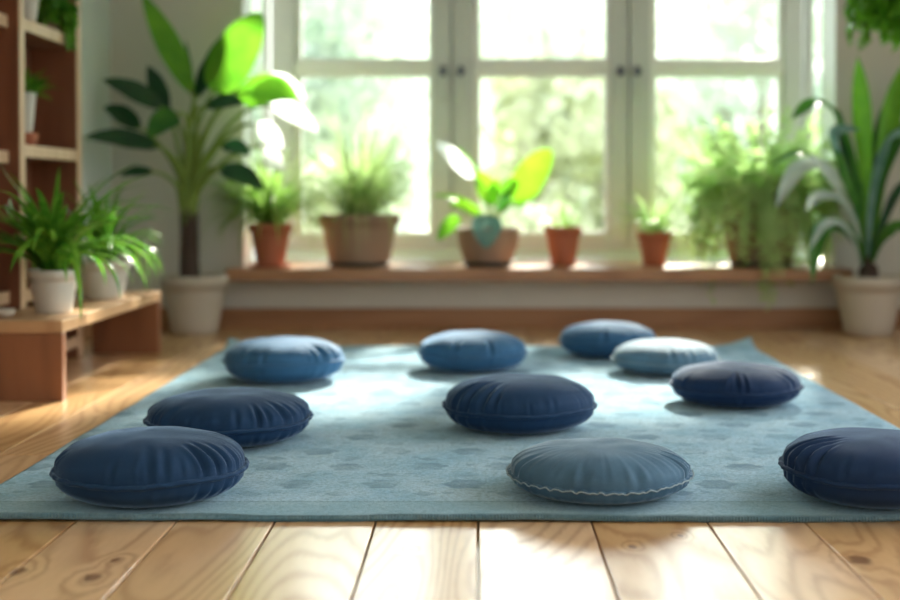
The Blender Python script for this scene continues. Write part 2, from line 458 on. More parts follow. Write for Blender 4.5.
for (a_, b_) in ((OX0 + .02, wx(263)), (wx(813), OX1 - .02)):      # narrow fixed side lights
    bm = bmesh.new(); box(bm, a_, b_, Y0 + .06, Y0 + .064, .43, WZ1 - .001); meshobj('side_pane', bm, M_glass, win, smooth=False)
zt0, zt1 = wz(74), wz(62)
zb, ztop = wz(235), WZ1 - .12
cas = [(272, 451, 295, 433, 443), (453, 627, 473, 609, 461), (629, 801, 649, 782, 637)]
for ci, (a, b, ga, gb, hx) in enumerate(cas):
    bm = bmesh.new()
    A, B, GA, GB = wx(a), wx(b), wx(ga), wx(gb)
    yy0, yy1 = YW - .025, YW + .045
    box(bm, A, GA, yy0, yy1, .452, WZ1 - .052, .006); box(bm, GB, B, yy0, yy1, .452, WZ1 - .052, .006)
    box(bm, GA - .001, GB + .001, yy0 + .002, yy1, .452, zb, .006); box(bm, GA - .001, GB + .001, yy0 + .002, yy1, ztop, WZ1 - .052, .006)
    c = meshobj('casement', bm, M_frame, win, smooth=False)
    bd = .042
    bm = bmesh.new()
    for (z0, z1) in ((zb, zt0), (zt1, ztop)):
        box(bm, GA, GA + bd, yy0 + .03, yy1 + .015, z0, z1, .004); box(bm, GB - bd * .6, GB, yy0 + .03, yy1 + .015, z0, z1, .004)
        box(bm, GA, GB, yy0 + .031, yy1 + .014, z0, z0 + .02, .003); box(bm, GA, GB, yy0 + .031, yy1 + .014, z1 - .02, z1, .003)
    box(bm, GA - .001, GB + .001, yy0 + .01, yy1 + .016, zt0, zt1, .008)
    meshobj('glazing_bead', bm, M_bead, c, smooth=False)
    for (z0, z1) in ((zb, zt0), (zt1, ztop)):
        bm = bmesh.new(); box(bm, GA + .004, GB - .004, yy1 - .012, yy1 - .008, z0 + .004, z1 - .004)
        meshobj('pane', bm, M_glass, c, smooth=False)
    hs = [hx] if ci != 1 else [461, 620]
    for h_ in hs:
        bm = bmesh.new(); hX = wx(h_, YW - .04); hz = wz(71, YW - .04)
        box(bm, hX - .014, hX + .014, yy0 - .008, yy0, hz - .03, hz + .03, .004)
        tube(bm, [Vector((hX, yy0, hz)), Vector((hX, yy0 - .04, hz))], .010, 10)
        tube(bm, [Vector((hX, yy0 - .04, hz + .012)), Vector((hX, yy0 - .042, hz - .02)), Vector((hX, yy0 - .043, hz - .035))], [.020, .020, .012], 10)
        bm2 = bmesh.new(); tube(bm2, [Vector((hX, yy0 - .043, hz - .034)), Vector((hX, yy0 - .044, hz - .08)), Vector((hX, yy0 - .046, hz - .19))], [.010, .010, .008], 10)
        hd = meshobj('handle', bm, M_handle, c)
        meshobj('lever', bm2, M_frame, c)

# ------------------------------------------------------------------ garden beyond
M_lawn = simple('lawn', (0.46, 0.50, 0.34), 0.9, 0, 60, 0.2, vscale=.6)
bm = bmesh.new(); box(bm, -40, 40, 8.4, 70, -1.2, -1.0); tag(meshobj('ground', bm, M_lawn, smooth=False), kind='structure')

def tree(name, label, x, y, h, r, seed, mat, n=4600, lw=.24, zlow=.12):
    rnd = random.Random(seed)
    t = thing(name, label, 'tree', (x, y, -1.0))
    bm = bmesh.new()
    tube(bm, [Vector((0, 0, -.0)), Vector((rnd.uniform(-.1, .1), 0, h * .3)), Vector((rnd.uniform(-.3, .3), .1, h * .62))], [r * .09, r * .07, r * .03], 8)
    for k in range(5):
        a = rnd.uniform(0, 2 * pi)
        tube(bm, [Vector((0, 0, h * .3)), Vector((cos(a) * r * .35, sin(a) * r * .35, h * .5)), Vector((cos(a) * r * .6, sin(a) * r * .6, h * rnd.uniform(.55, .8)))], [r * .045, r * .03, r * .012], 6)
    meshobj('trunk', bm, M_palebark, t)
    blobs = []
    for k in range(34):
        a = rnd.uniform(0, 2 * pi); zz = rnd.uniform(zlow, .9)
        rr = r * math.sqrt(max(0.05, 1 - (2 * (zz - .5)) ** 2 * .8)) * rnd.uniform(.25, .85)
        blobs.append((Vector((cos(a) * rr, sin(a) * rr, h * zz)), r * rnd.uniform(.22, .42)))
    bm = bmesh.new()
    for i in range(n):
        c, br = blobs[i % len(blobs)]
        d = Vector((rnd.gauss(0, 1), rnd.gauss(0, 1), rnd.gauss(0, 1))).normalized()
        p = c + d * br * rnd.uniform(.75, 1.05)
        u = Vector((rnd.gauss(0, 1), rnd.gauss(0, 1), rnd.gauss(0, 1))); u = (u - u.dot(d) * d * .7).normalized()
        v = d.cross(u).normalized(); s = lw * rnd.uniform(.6, 1.3)
        q = [p - u * s * .5, p + v * s * .28, p + u * s * .5, p - v * s * .28]
        bm.faces.new([bm.verts.new(k_) for k_ in q])
    meshobj('foliage', bm, mat, t, smooth=False)
    return t
tree('garden_tree', 'hazy round tree seen through the left part of the window', -2.3, 15.8, 5.3, 2.1, 1, L_hazetree2)
tree('garden_tree', 'hazy low yellow-green tree behind the middle pane, left of the sun glare', 1.0, 13.3, 3.2, 1.2, 2, L_hazetree)
tree('garden_tree', 'hazy grey-green tree seen through the right part of the window', 3.6, 16.5, 5.4, 2.2, 3, L_hazetree2)
tree('garden_tree', 'tall pale tree far behind the round tree on the left', -4.6, 24.0, 7.4, 3.6, 4, L_hazetree, lw=.26)
tree('garden_tree', 'tall pale tree far behind the middle pane', 1.4, 26.0, 6.2, 3.4, 5, L_hazetree2, lw=.26)
def shrub(label, x, y, h, r, seed, mat): 
    return tree('garden_shrub', label, x, y, h, r, seed, mat, n=2600, lw=.18, zlow=.05)
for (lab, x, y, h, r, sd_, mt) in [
    ('pale yellow-green shrub low behind the left pane', -1.7, 11.6, 1.95, .85, 11, L_hazetree),
    ('pale shrub low behind the middle pane', .4, 11.3, 1.7, .85, 12, L_hazetree),
    ('pale green shrub low behind the right pane', 2.5, 11.4, 1.75, .85, 13, L_hazetree2)]:
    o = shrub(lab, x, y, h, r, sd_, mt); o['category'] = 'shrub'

# ------------------------------------------------------------------ rug
RX0, RX1, RY0, RY1, RT = -1.20, 1.31, 2.925, 6.25, 0.015
def rug_mat():
    m, t, p, o = newmat('rug_weave'); g = G(t)
    tc = g.n('ShaderNodeTexCoord'); P = tc.outputs['Object']
    sp = g.n('ShaderNodeSeparateXYZ'); g.put(sp.inputs[0], P)
    x, y = sp.outputs[0], sp.outputs[1]
    base = g.mixc(g.mr(g.noise(P, 5, 4, .6), .35, .65), (0.255, 0.49, 0.66, 1), (0.47, 0.67, 0.80, 1))
    dark = (0.06, 0.17, 0.31, 1)
    # flower motifs: rows of scattered rosettes
    warp = g.n('ShaderNodeTexNoise'); warp.inputs['Scale'].default_value = 7; warp.inputs['Detail'].default_value = 2; g.put(warp.inputs['Vector'], P)
    Pw = g.vm('ADD', P, g.vm('MULTIPLY', g.vm('SUBTRACT', warp.outputs['Color'], (.5, .5, .5)), (.05, .05, 0)))
    def motif(cell, ox, oy, rad, petals):
        s2 = g.n('ShaderNodeSeparateXYZ'); g.put(s2.inputs[0], Pw)
        v_ = g.m('DIVIDE', g.m('ADD', s2.outputs[1], oy), cell)
        row = g.m('FLOOR', v_)
        u_ = g.m('ADD', g.m('DIVIDE', g.m('ADD', s2.outputs[0], ox), cell), g.m('MULTIPLY', g.m('MODULO', row, 2.0), .5))
        fu = g.m('MULTIPLY', g.m('SUBTRACT', g.m('FRACT', u_), .5), cell); fv = g.m('MULTIPLY', g.m('SUBTRACT', g.m('FRACT', v_), .5), cell)
        rr = g.m('SQRT', g.m('ADD', g.m('MULTIPLY', fu, fu), g.m('MULTIPLY', fv, fv)))
        an = g.m('ARCTAN2', fv, fu)
        pr = g.m('MULTIPLY', g.m('ADD', 0.9, g.m('MULTIPLY', g.m('COSINE', g.m('MULTIPLY', an, float(petals))), .1)), rad)
        e = g.m('DIVIDE', rr, pr)
        body = g.mr(e, .8, 1.1, 1, 0, True)
        return body
    m1 = motif(.21, 0.03, .01, .055, 6); m2 = motif(.21, .135, .115, .030, 4); m3 = motif(.105, .02, .045, .016, 3)
    mk = g.m('MAXIMUM', g.m('MAXIMUM', m1, g.m('MULTIPLY', m2, .8)), g.m('MULTIPLY', m3, .55))
    wearn = g.mr(g.noise(P, 9, 4, .65), .38, .62, .25, 1)
    mk = g.m('MULTIPLY', mk, wearn)
    inx = g.m('MULTIPLY', g.mr(y, RY0 + .15, RY0 + .17), g.mr(y, RY1 - .17, RY1 - .15, 1, 0))
    mk = g.m('MULTIPLY', mk, inx)
    col = g.mixc(g.m('MULTIPLY', mk, .85), base, dark)
    # plain band and stitched line near the front and back hems
    band = g.m('MAXIMUM', g.mr(y, RY0 + .135, RY0 + .15, 1, 0), g.mr(y, RY1 - .15, RY1 - .135))
    col = g.mixc(g.m('MULTIPLY', band, .35), col, (0.13, 0.27, 0.32, 1))
    ln = g.mr(g.m('ABSOLUTE', g.m('SUBTRACT', y, RY0 + .135)), .002, .005, 1, 0)
    ln2 = g.mr(g.m('ABSOLUTE', g.m('SUBTRACT', y, RY1 - .135)), .002, .005, 1, 0)
    dash = g.mr(g.m('SINE', g.m('MULTIPLY', x, 420)), -.2, .2, .4, 1)
    ln = g.m('MULTIPLY', g.m('MAXIMUM', ln, ln2), dash)
    col = g.mixc(g.m('MULTIPLY', ln, .7), col, (0.05, 0.11, 0.15, 1))
    # yarn specks
    sp1 = g.noise(P, 110, 4, .8)
    col = g.mixc(g.mr(sp1, .42, .62, 0, .6), col, (0.09, 0.19, 0.24, 1))
    edge = g.mr(sp.outputs[2], .004, .0135, 1, 0)
    hem = g.m('MULTIPLY', g.mr(y, RY0 - .004, RY0 + .012, 1, 0), .75)
    col = g.mixc(g.m('MAXIMUM', g.m('MULTIPLY', edge, .9), hem), col, (0.03, 0.075, 0.09, 1))
    g.put(p.inputs['Base Color'], col)
    p.inputs['Roughness'].default_value = .95; p.inputs['Specular IOR Level'].default_value = .2
    p.inputs['Sheen Weight'].default_value = .45; p.inputs['Sheen Roughness'].default_value = .5
    p.inputs['Sheen Tint'].default_value = (.75, .95, 1, 1)
    wv = g.m('MULTIPLY', g.m('SINE', g.m('MULTIPLY', x, 900)), g.m('SINE', g.m('MULTIPLY', y, 900)))
    hgt = g.m('ADD', g.m('MULTIPLY', wv, .35), g.m('ADD', g.m('MULTIPLY', sp1, 1.6), g.m('MULTIPLY', mk, -.8)))
    b = g.n('ShaderNodeBump'); b.inputs['Strength'].default_value = 1.0; b.inputs['Distance'].default_value = .004
    g.put(b.inputs['Height'], hgt); g.put(p.inputs['Normal'], b.outputs[0])
    return m
M_rug = rug_mat()
def rug_wave(x, y):
    e = 0.0
    d = min(y - RY0, .25)
    e += max(0, 1 - d / .10) * (0.010 * max(0, noise.noise(Vector((x * 4.1, 0, 5.2)))) + .005 * max(0, sin(x * 6.0 + .9)))
    for (cx_, cy_) in ((RX0, RY1), (RX1, RY1)):
        q = math.hypot((x - cx_), (y - cy_))
        e += .045 * max(0, 1 - q / .17) ** 1.6
    return e
def build_rug():
    nx, ny = 200, 200
    bm = bmesh.new(); top = []; bot = []
    for j in range(ny + 1):
        # denser towards the front hem
        v = j / ny; y = RY0 + (RY1 - RY0) * (v ** 1.35)
        rt = []; rb = []
        for i in range(nx + 1):
            x = RX0 + (RX1 - RX0) * i / nx
            xx = x + .006 * noise.noise(Vector((0, y * 3, 1))) * (1 if i in (0, nx) else 0)
            yy = y + (.004 * noise.noise(Vector((x * 9, 0, 1))) - .004 * sin(x * 3.2) if j in (0,) else 0)
            z = rug_wave(x, y)
            ed = min((x - RX0), (RX1 - x), (y - RY0), (RY1 - y))
            rt.append(bm.verts.new((xx, yy, RT + z + (-.002 if ed < 1e-6 else 0)))); rb.append(bm.verts.new((xx, yy, z + .0006)))
        top.append(rt); bot.append(rb)
    for j in range(ny):
        for i in range(nx):
            bm.faces.new((top[j][i], top[j][i + 1], top[j + 1][i + 1], top[j + 1][i])); bm.faces.new((bot[j][i], bot[j + 1][i], bot[j + 1][i + 1], bot[j][i + 1]))
    for i in range(nx):
        bm.faces.new((bot[0][i], bot[0][i + 1], top[0][i + 1], top[0][i])); bm.faces.new((top[ny][i], top[ny][i + 1], bot[ny][i + 1], bot[ny][i]))
    for j in range(ny):
        bm.faces.new((top[j][0], top[j + 1][0], bot[j + 1][0], bot[j][0])); bm.faces.new((bot[j][nx], bot[j + 1][nx], top[j + 1][nx], top[j][nx]))
    o = meshobj('rug', bm, M_rug)
    return tag(o, 'large pale teal woven rug with faded blue motifs lying on the plank floor', 'rug')
build_rug()

# ------------------------------------------------------------------ cushions
def cloth(name, col, sheen=.35, stint=(.5, .72, 1.0), rough=.8, mottled=.12):
    m, t, p, o = newmat(name); g = G(t)
    tc = g.n('ShaderNodeTexCoord'); P = tc.outputs['Object']
    n = g.noise(P, 9, 4, .6)
    c = g.mixc(g.mr(n, .3, .7), (*[k * (1 - mottled) for k in col], 1), (*[min(1, k * (1 + mottled)) for k in col], 1))
    f = g.noise(P, 420, 2, .6)
    c = g.mixc(g.mr(f, .35, .7, 0, .3), c, (*[min(1, k * 1.5 + .004) for k in col], 1))
    g.put(p.inputs['Base Color'], c)
    p.inputs['Roughness'].default_value = rough; p.inputs['Specular IOR Level'].default_value = .25
    p.inputs['Sheen Weight'].default_value = sheen; p.inputs['Sheen Roughness'].default_value = .22; p.inputs['Sheen Tint'].default_value = (*stint, 1)
    sp = g.n('ShaderNodeSeparateXYZ'); g.put(sp.inputs[0], P)
    wv = g.m('ADD', g.m('SINE', g.m('MULTIPLY', sp.outputs[0], 2200)), g.m('SINE', g.m('MULTIPLY', sp.outputs[1], 2200)))
    b = g.n('ShaderNodeBump'); b.inputs['Strength'].default_value = .35; b.inputs['Distance'].default_value = .0008
    g.put(b.inputs['Height'], g.m('ADD', g.m('MULTIPLY', wv, .25), f))
    g.put(p.inputs['Normal'], b.outputs[0])
    return m
C_navy = cloth('navy_linen', (0.006, 0.030, 0.080), sheen=.55)
C_navy2 = cloth('deep_navy_linen', (0.005, 0.022, 0.068), sheen=.45)
C_blue_lit = cloth('sunlit_blue_linen', (0.030, 0.098, 0.195), sheen=1.0)  # sun and window light on the far cushions, put into a lighter blue
C_grey = cloth('grey_teal_linen', (0.050, 0.108, 0.170), sheen=.6, stint=(.7, .85, .95), mottled=.2)
C_light = cloth('washed_blue_linen', (0.075, 0.145, 0.21), sheen=.7, stint=(.8, .9, .95), mottled=.2)
C_thread = simple('pale_thread', (0.26, 0.34, 0.38), .8, .2, 200, .15)

def cushion(label, px0, px1, ptop, pbot, mat, seed, piping=True, pleats=(), seam=.46, tilt=0.0, grp='round floor cushions on the rug'):
    pbot -= 3; ptop -= .5
    pc = (px0 + px1) / 2; hh = (pbot - ptop) / 2; b = .085
    for _ in range(6):                                 # distance, radius and thickness from the photo's outline
        Y = FPX * (H - RT - b) / ((ptop + pbot) / 2 - 195)
        R = (px1 - px0) / 2 / FPX * Y
        s = (H - b) / math.hypot(Y, H - b)
        hm = hh / FPX * Y
        b = math.sqrt(max(.05 ** 2, hm * hm - (R * s) ** 2))
    R -= .005
    rnd = random.Random(seed)
    T = 2 * b; zs = T * seam                           # height of the side seam
    t = thing('floor_cushion', label, 'cushion', ((pc - 478) / FPX * Y, Y, RT - .001), 0, grp)
    seg = 288
    # pleats: (angle, length 0..1, depth, width)
    pl = [(a_, l_ * .72, d_, w_) for (a_, l_, d_, w_) in pleats]; calm = 1.0 if piping else .22
    for k in range(22):
        pl.append((rnd.uniform(0, 2 * pi), rnd.uniform(.05, .15), calm * rnd.uniform(.15, .55), rnd.uniform(.02, .05)))
    for k in range(5):
        pl.append((rnd.uniform(0, 2 * pi), rnd.uniform(.15, .32), calm * rnd.uniform(.3, .7), rnd.uniform(.03, .06)))
    ph = [rnd.uniform(0, 6.28) for _ in range(6)]
    def rim(a): return R * (1 + .006 * sin(2 * a + ph[0]) + .005 * sin(3 * a + ph[1]) + .003 * sin(7 * a + ph[2]))
    def rimz(a):
        base = zs + T * (.016 * sin(2 * a + ph[3]) + .012 * sin(5 * a + ph[4]))
        if not piping: base += .0014 * sin(38 * a + 2 * sin(3 * a)) + .0008 * sin(61 * a)
        return base
    def pleat(a, q, sgn):      # q = 0 at the rim .. 1 at the middle
        s_ = 0.0
        for (pa, ln, dp, wd) in pl:
            d = (a - pa + pi) % (2 * pi) - pi
            d += .12 * q * sin(pa * 7)
            w_ = wd * (1 + 1.2 * q)
            if abs(d) < 4 * w_ and q < ln * 1.6:
                env = max(0, 1 - q / (ln * 1.6)) ** 1.3 * min(1, q / .025 + .15)
                s_ -= dp * env * (math.exp(-(d / w_) ** 2) - .55 * math.exp(-((abs(d) - 1.7 * w_) / (w_ * .9)) ** 2))
        return s_
    bm = bmesh.new()
    nr = 34
    rings = []
    for i in range(nr + 1):            # top, from the rim inward
        q = (i / nr) ** 1.25
        if i == nr: rings.append([bm.verts.new((0, 0, T * (1 - .0)))]); break
        ring = []
        for k in range(seg):
            a = 2 * pi * k / seg
            rr = 1 - q
            dome = (1 - rr ** 2.7) ** (1 / 2.25)
            z = rimz(a) + (T - rimz(a)) * dome
            r = rim(a) * rr + 0
            # the cloth swells beyond the seam a little
            r *= 1 - .012 * math.exp(-((q - 0) / .02) ** 2)
            f = pleat(a, q, 1) * .0105 * (R / .24)
            nx_, nz_ = (rr ** 1.5), math.sqrt(max(0, 1 - rr ** 3))
            lum = .0028 * noise.noise(Vector((cos(a) * rr * 3 + seed, sin(a) * rr * 3, 1.7)))
            r += (f) * nx_ * .8; z += f * (nz_ * .9 + .25) + lum
            ring.append(bm.verts.new((r * cos(a), r * sin(a), z)))
        rings.append(ring)
    low = []
    nb = 20
    for i in range(1, nb + 1):         # underside
        q = (i / nb)
        if i == nb: low.append([bm.verts.new((0, 0, 0))]); break
        ring = []
        for k in range(seg):
            a = 2 * pi * k / seg
            q2 = q ** 1.2; rr = 1 - q2
            bowl = (1 - rr ** 3.4) ** (1 / 2.2)
            z = rimz(a) * (1 - bowl)
            f = pleat(a + .05, q2 * 1.0, -1) * .005 * (R / .24)
            r = rim(a) * rr + f * rr ** 2 * .8
            z = max(0.0, z - f * .15 * (z > .012))
            ring.append(bm.verts.new((r * cos(a), r * sin(a), z)))
        low.append(ring)
    allr = [rings[0]] + rings[1:]
    def join(A, B, flip):
        for k in range(seg):
            k2 = (k + 1) % seg
            if len(B) == 1: vs = (A[k], A[k2], B[0])
            else: vs = (A[k], A[k2], B[k2], B[k])
            bm.faces.new(vs if not flip else vs[::-1])
    for i in range(nr): join(rings[i], rings[i + 1], False)
    prev = rings[0]
    for rg in low: join(prev, rg, True); prev = rg
    meshobj('cover', bm, mat, t)
    bm = bmesh.new(); pts = []
    if piping:
        for k in range(seg):
            a = 2 * pi * k / seg
            r = rim(a) + .0015 + .0008 * sin(31 * a + ph[5]); pts.append(Vector((r * cos(a), r * sin(a), rimz(a) + .0008 * sin(23 * a))))
        tube(bm, pts, .0058, 8, closed=True)
        meshobj('piping', bm, mat, t)
    else:
        # flat stitched flange, gathered and slightly wavy, with a pale thread
        a_in, a_out, a_in2 = [], [], []
        n2 = 576; inner = []; outer = []; lower = []
        for k in range(n2):
            a = 2 * pi * k / n2
            wv = .0009 * sin(52 * a + 3 * sin(4 * a)) + .0007 * sin(87 * a)
            r0 = rim(a) - .004; r1 = rim(a) + .0065 + wv * .8; zz = rimz(a)
            inner.append(bm.verts.new((r0 * cos(a), r0 * sin(a), zz + .0035)))
            outer.append(bm.verts.new((r1 * cos(a), r1 * sin(a), zz + wv)))
            lower.append(bm.verts.new((r0 * cos(a), r0 * sin(a), zz - .0035)))
        for k in range(n2):
            k2 = (k + 1) % n2
            bm.faces.new((inner[k], outer[k], outer[k2], inner[k2])); bm.faces.new((outer[k], lower[k], lower[k2], outer[k2]))
        fl = meshobj('seam_edge', bm, mat, t)
        bm = bmesh.new(); pts = []
        for k in range(n2):
            a = 2 * pi * k / n2
            wv = .0009 * sin(52 * a + 3 * sin(4 * a)) + .0007 * sin(87 * a)
            r1 = rim(a) + .007 + wv * .8
            pts.append(Vector((r1 * cos(a), r1 * sin(a), rimz(a) + wv)))
        tube(bm, pts, .0016, 5, closed=True)
        meshobj('thread', bm, C_thread, fl)
    return t
D = radians
cushion('dark navy round cushion at the near left of the rug, lowest on the left', 54, 247, 427, 506, C_navy, 1,
        pleats=[(D(-44), .34, 1.5, .035), (D(-34), .36, 1.5, .032), (D(-25), .30, 1.2, .03), (D(-15), .2, .9, .03), (D(-160), .16, .8, .04), (D(-172), .16, .8, .04)])
cushion('navy round cushion just behind the nearest left cushion, overlapped by it', 145, 311, 388, 448, C_navy, 2,
        pleats=[(D(-74), .2, .7, .035), (D(-58), .28, 1.0, .03), (D(-50), .2, .8, .03), (D(-36), .3, 1.1, .035), (D(-27), .24, .9, .03), (D(-12), .2, .8, .03)])
cushion('blue round cushion at the far left corner of the rug', 223, 344, 337, 385, C_blue_lit, 3, seam=.5, pleats=[(D(-40), .4, 1.2, .06), (D(-25), .4, 1, .05)])
cushion('blue round cushion at the far edge of the rug, centre left', 417, 528, 331, 374, C_blue_lit, 4, pleats=[(D(-110), .3, 1, .05), (D(-70), .3, 1, .05), (D(-20), .3, 1, .05)])
cushion('navy round cushion alone in the middle of the rug', 443, 597, 374, 434, C_navy, 5, seam=.45,
        pleats=[(D(-150), .5, 1.2, .045), (D(-136), .6, 1.4, .045), (D(-122), .5, 1.2, .045), (D(-20), .3, .5, .04)])
cushion('grey-teal round cushion with wavy pale stitched edge at the front of the rug', 507, 692, 438, 503, C_grey, 6, piping=False, seam=.42,
        pleats=[(D(-25), .3, 1.4, .03), (D(-14), .3, 1.5, .025), (D(-160), .3, .8, .04), (D(-105), .2, .6, .05), (D(-70), .2, .5, .05)])
cushion('blue round cushion farthest back on the right, behind the washed-out one', 559, 657, 322, 360, C_blue_lit, 7, seam=.48, pleats=[(D(-100), .4, 1, .05)])
cushion('washed-out pale blue round cushion at the far right of the rug', 612, 720, 339, 377, C_light, 8, piping=False, seam=.42, pleats=[(D(-90 + 22 * k), .3, .6, .05) for k in range(4)])
cushion('navy round cushion at the right edge of the rug, in front of the pale one', 671, 802, 362, 409, C_navy2, 9,
        pleats=[(D(-100), .4, 1.2, .04), (D(-92), .35, 1.0, .03), (D(-40), .3, .8, .05)])
cushion('dark navy round cushion at the near right, cut off by the picture edge', 782, 977, 429, 508, C_navy2, 10, seam=.5,
        pleats=[(D(-176), .5, 1.7, .04), (D(-165), .55, 1.7, .035), (D(-155), .5, 1.4, .035), (D(-146), .4, 1.2, .03)])

# ------------------------------------------------------------------ bench
bn = thing('low_bench', 'low reddish wooden bench along the left wall holding two spider plants', 'bench', (-1.645, 5.375, 0))
X0, X1, Yb0, Yb1, BT = -.155, .155, -.725, .725, .29
bm = bmesh.new(); box(bm, X0, X1, Yb0 + .0005, Yb1, BT - .045, BT, .004); meshobj('top', bm, M_benchtop_lit, bn, smooth=False)
for (ya, yb) in ((Yb0, Yb0 + .045), (Yb1 - .05, Yb1 - .005)):
    bm = bmesh.new(); box(bm, X0 + (.0), X1 + (.001), ya, yb, 0, BT - .0455 if ya > Yb0 else BT - .012, .003)
    if ya == Yb0:
        bm.free(); bm = bmesh.new(); box(bm, X0, X1, ya, yb, 0, BT - .0455, .003)
    meshobj('end_panel', bm, M_bench, bn, smooth=False)

# ------------------------------------------------------------------ bookcase
bc = thing('bookcase', 'tall reddish brown bookcase with pale edges against the left wall', 'bookcase', (-1.925, 5.2, 0))
bx0, bx1 = -.109, .113
TH = .06
bys = [(-1.45, -1.45 + TH), (-.75, -.75 + TH), (-.05, -.05 + TH), (.69, .69 + TH)]
def edged(bm, x0, x1, y0, y1, z0, z1):
    box(bm, x0, x1 - .006, y0, y1, z0, z1); box(bm, x1 - .006, x1, y0, y1, z0, z1, .0015, mi=1)
for (a, b) in bys:
    bm = bmesh.new(); edged(bm, bx0, bx1, a, b, 0, 2.2); meshobj('upright', bm, [M_shelf, M_edge], bc, smooth=False)
zlev = [[.05, .31, .85, 1.36, 1.85, 2.14], [.05, .31, .865, 1.40, 1.85, 2.14], [.05, .31, .893, 1.400, 1.87, 2.14]]
for k in range(3):
    y0, y1 = bys[k][1], bys[k + 1][0]
    for z in zlev[k]:
        bm = bmesh.new(); ins = .045 if k == 1 else .004
        edged(bm, bx0 + .009, bx1 - ins, y0, y1, z, z + .05); meshobj('shelf', bm, [M_shelf, M_edge], bc, smooth=False)
bm = bmesh.new(); box(bm, bx0, bx0 + .009, bys[0][1], bys[-1][0], .0, 2.2); meshobj('back_panel', bm, M_shelf, bc, smooth=False)

# ------------------------------------------------------------------ pots
def pot(parent, r_top, r_bot, h, mat, z0=0.0, rim=.0, bowl=0.0, name='pot', seg=48, ribs=0, soil=.88, label=None):
    prof = [(0, z0), (r_bot * .96, z0), (r_bot, z0 + .004)]
    for i in range(1, 11):
        t = i / 10
        r = r_bot + (r_top - r_bot) * t + bowl * sin(pi * t * .85) * r_top
        if rim and t > .8: r = max(r, r_top)
        prof.append((r, z0 + h * t * (1 if t < 1 else 1)))
        if rim and i == 8: prof.append((r_top * 1.0 + rim, z0 + h * .805)); 
    if rim: prof = [q for q in prof if q[1] <= z0 + h * .81] + [(r_top + rim, z0 + h * .99), (r_top + rim * .6, z0 + h)]
    rl = prof[-1][0]
    th = max(.006, r_top * .07)
    prof += [(rl - th * .5, z0 + h + .001), (rl - th, z0 + h - .003), (rl - th * 1.2, z0 + h * soil - .01)]
    zsoil = z0 + h * soil
    bm = bmesh.new()
    wob = (lambda a, z: .012 * sin(ribs * a)) if ribs else None
    lathe(bm, prof, seg if not ribs else ribs * 6, wob=wob)
    o = meshobj(name, bm, mat, parent)
    bm = bmesh.new(); rs = rl - th * 1.1
    lathe(bm, [(rs, zsoil - .006), (rs * .8, zsoil), (rs * .4, zsoil + .004), (0, zsoil + .005)], 32)
    meshobj('soil', bm, M_soil, parent)
    return zsoil
def saucer(parent, r, h, mat):
    bm = bmesh.new()
    lathe(bm, [(0, 0), (r * .86, 0), (r * .9, .002), (r, h), (r - .006, h + .001), (r * .86, h * .5), (0, h * .45)], 40)
    meshobj('saucer', bm, mat, parent); return h * .45 + .0008

def tuft(parent, z, n, Lr, Wr, dr, er, mat, seed, r0=.03, name='foliage', cols=2, fold=.3, nseg=10, back=None):
    rnd = random.Random(seed); bm = bmesh.new()
    for k in range(n):
        az = rnd.uniform(0, 2 * pi); r = rnd.uniform(0, r0)
        Ln = rnd.uniform(*Lr)
        if back is not None and sin(az) > 0: Ln = min(Ln, back / max(.15, sin(az)))   # room towards the wall
        blade(bm, (cos(az) * r, sin(az) * r, z - .004), az, rnd.uniform(*er), Ln, rnd.uniform(*Wr), rnd.uniform(*dr), n=nseg, rnd=rnd, cols=cols, fold=fold)
    return meshobj(name, bm, mat, parent)

LZ = .3405
def hold_in(o, **k):
    """leaves bend away from what they would touch: x0, x1, y0, y1, z0 limits in the plant's own frame"""
    for v in o.data.vertices:
        c = v.co
        for key, lim in k.items():
            ax = 'xyz'.index(key[0]); sg = 1 if key[1] == '1' else -1
            a = c[ax] * sg; L_ = lim * sg
            if key == 'z0':
                if c.z < lim and math.hypot(c.x, c.y) > .0: c.z = lim + .004 * abs(sin(c.x * 90))
            elif a > .6 * L_: c[ax] = sg * (.6 * L_ + .4 * L_ * math.tanh((a - .6 * L_) / (.4 * L_)))
    return o
# 1 terracotta pot with arching grass-like plant
p1 = at(274, 266, 7.3)
t = thing('potted_spider_plant', 'leafy grass-like plant in a tapered terracotta pot, leftmost on the window ledge', 'potted plant', (p1.x, 7.17, LZ))
z = saucer(t, .118, .020, M_terra); z = pot(t, .115, .078, .235, M_terra, z, rim=.007)
hold_in(tuft(t, z, 240, (.38, .60), (.012, .021), (.4, 3.0), (.7, 1.55), L_grass, 21, .045), y1=.055, z0=.006)
# 2 large taupe pot with grass mop
p2 = at(359, 264, 7.3)
t = thing('potted_grass', 'mop of fine grass in a wide taupe pot on the ledge', 'potted plant', (p2.x, 7.33, LZ))
z = saucer(t, .185, .025, M_darkclay); z = pot(t, .225, .170, .28, M_taupe, z, rim=.004)
hold_in(tuft(t, z, 620, (.46, .80), (.006, .012), (.3, 3.1), (.72, 1.56), L_grass2, 22, .09, nseg=12), y1=.42, x0=-.32, x1=.32, z0=.006)
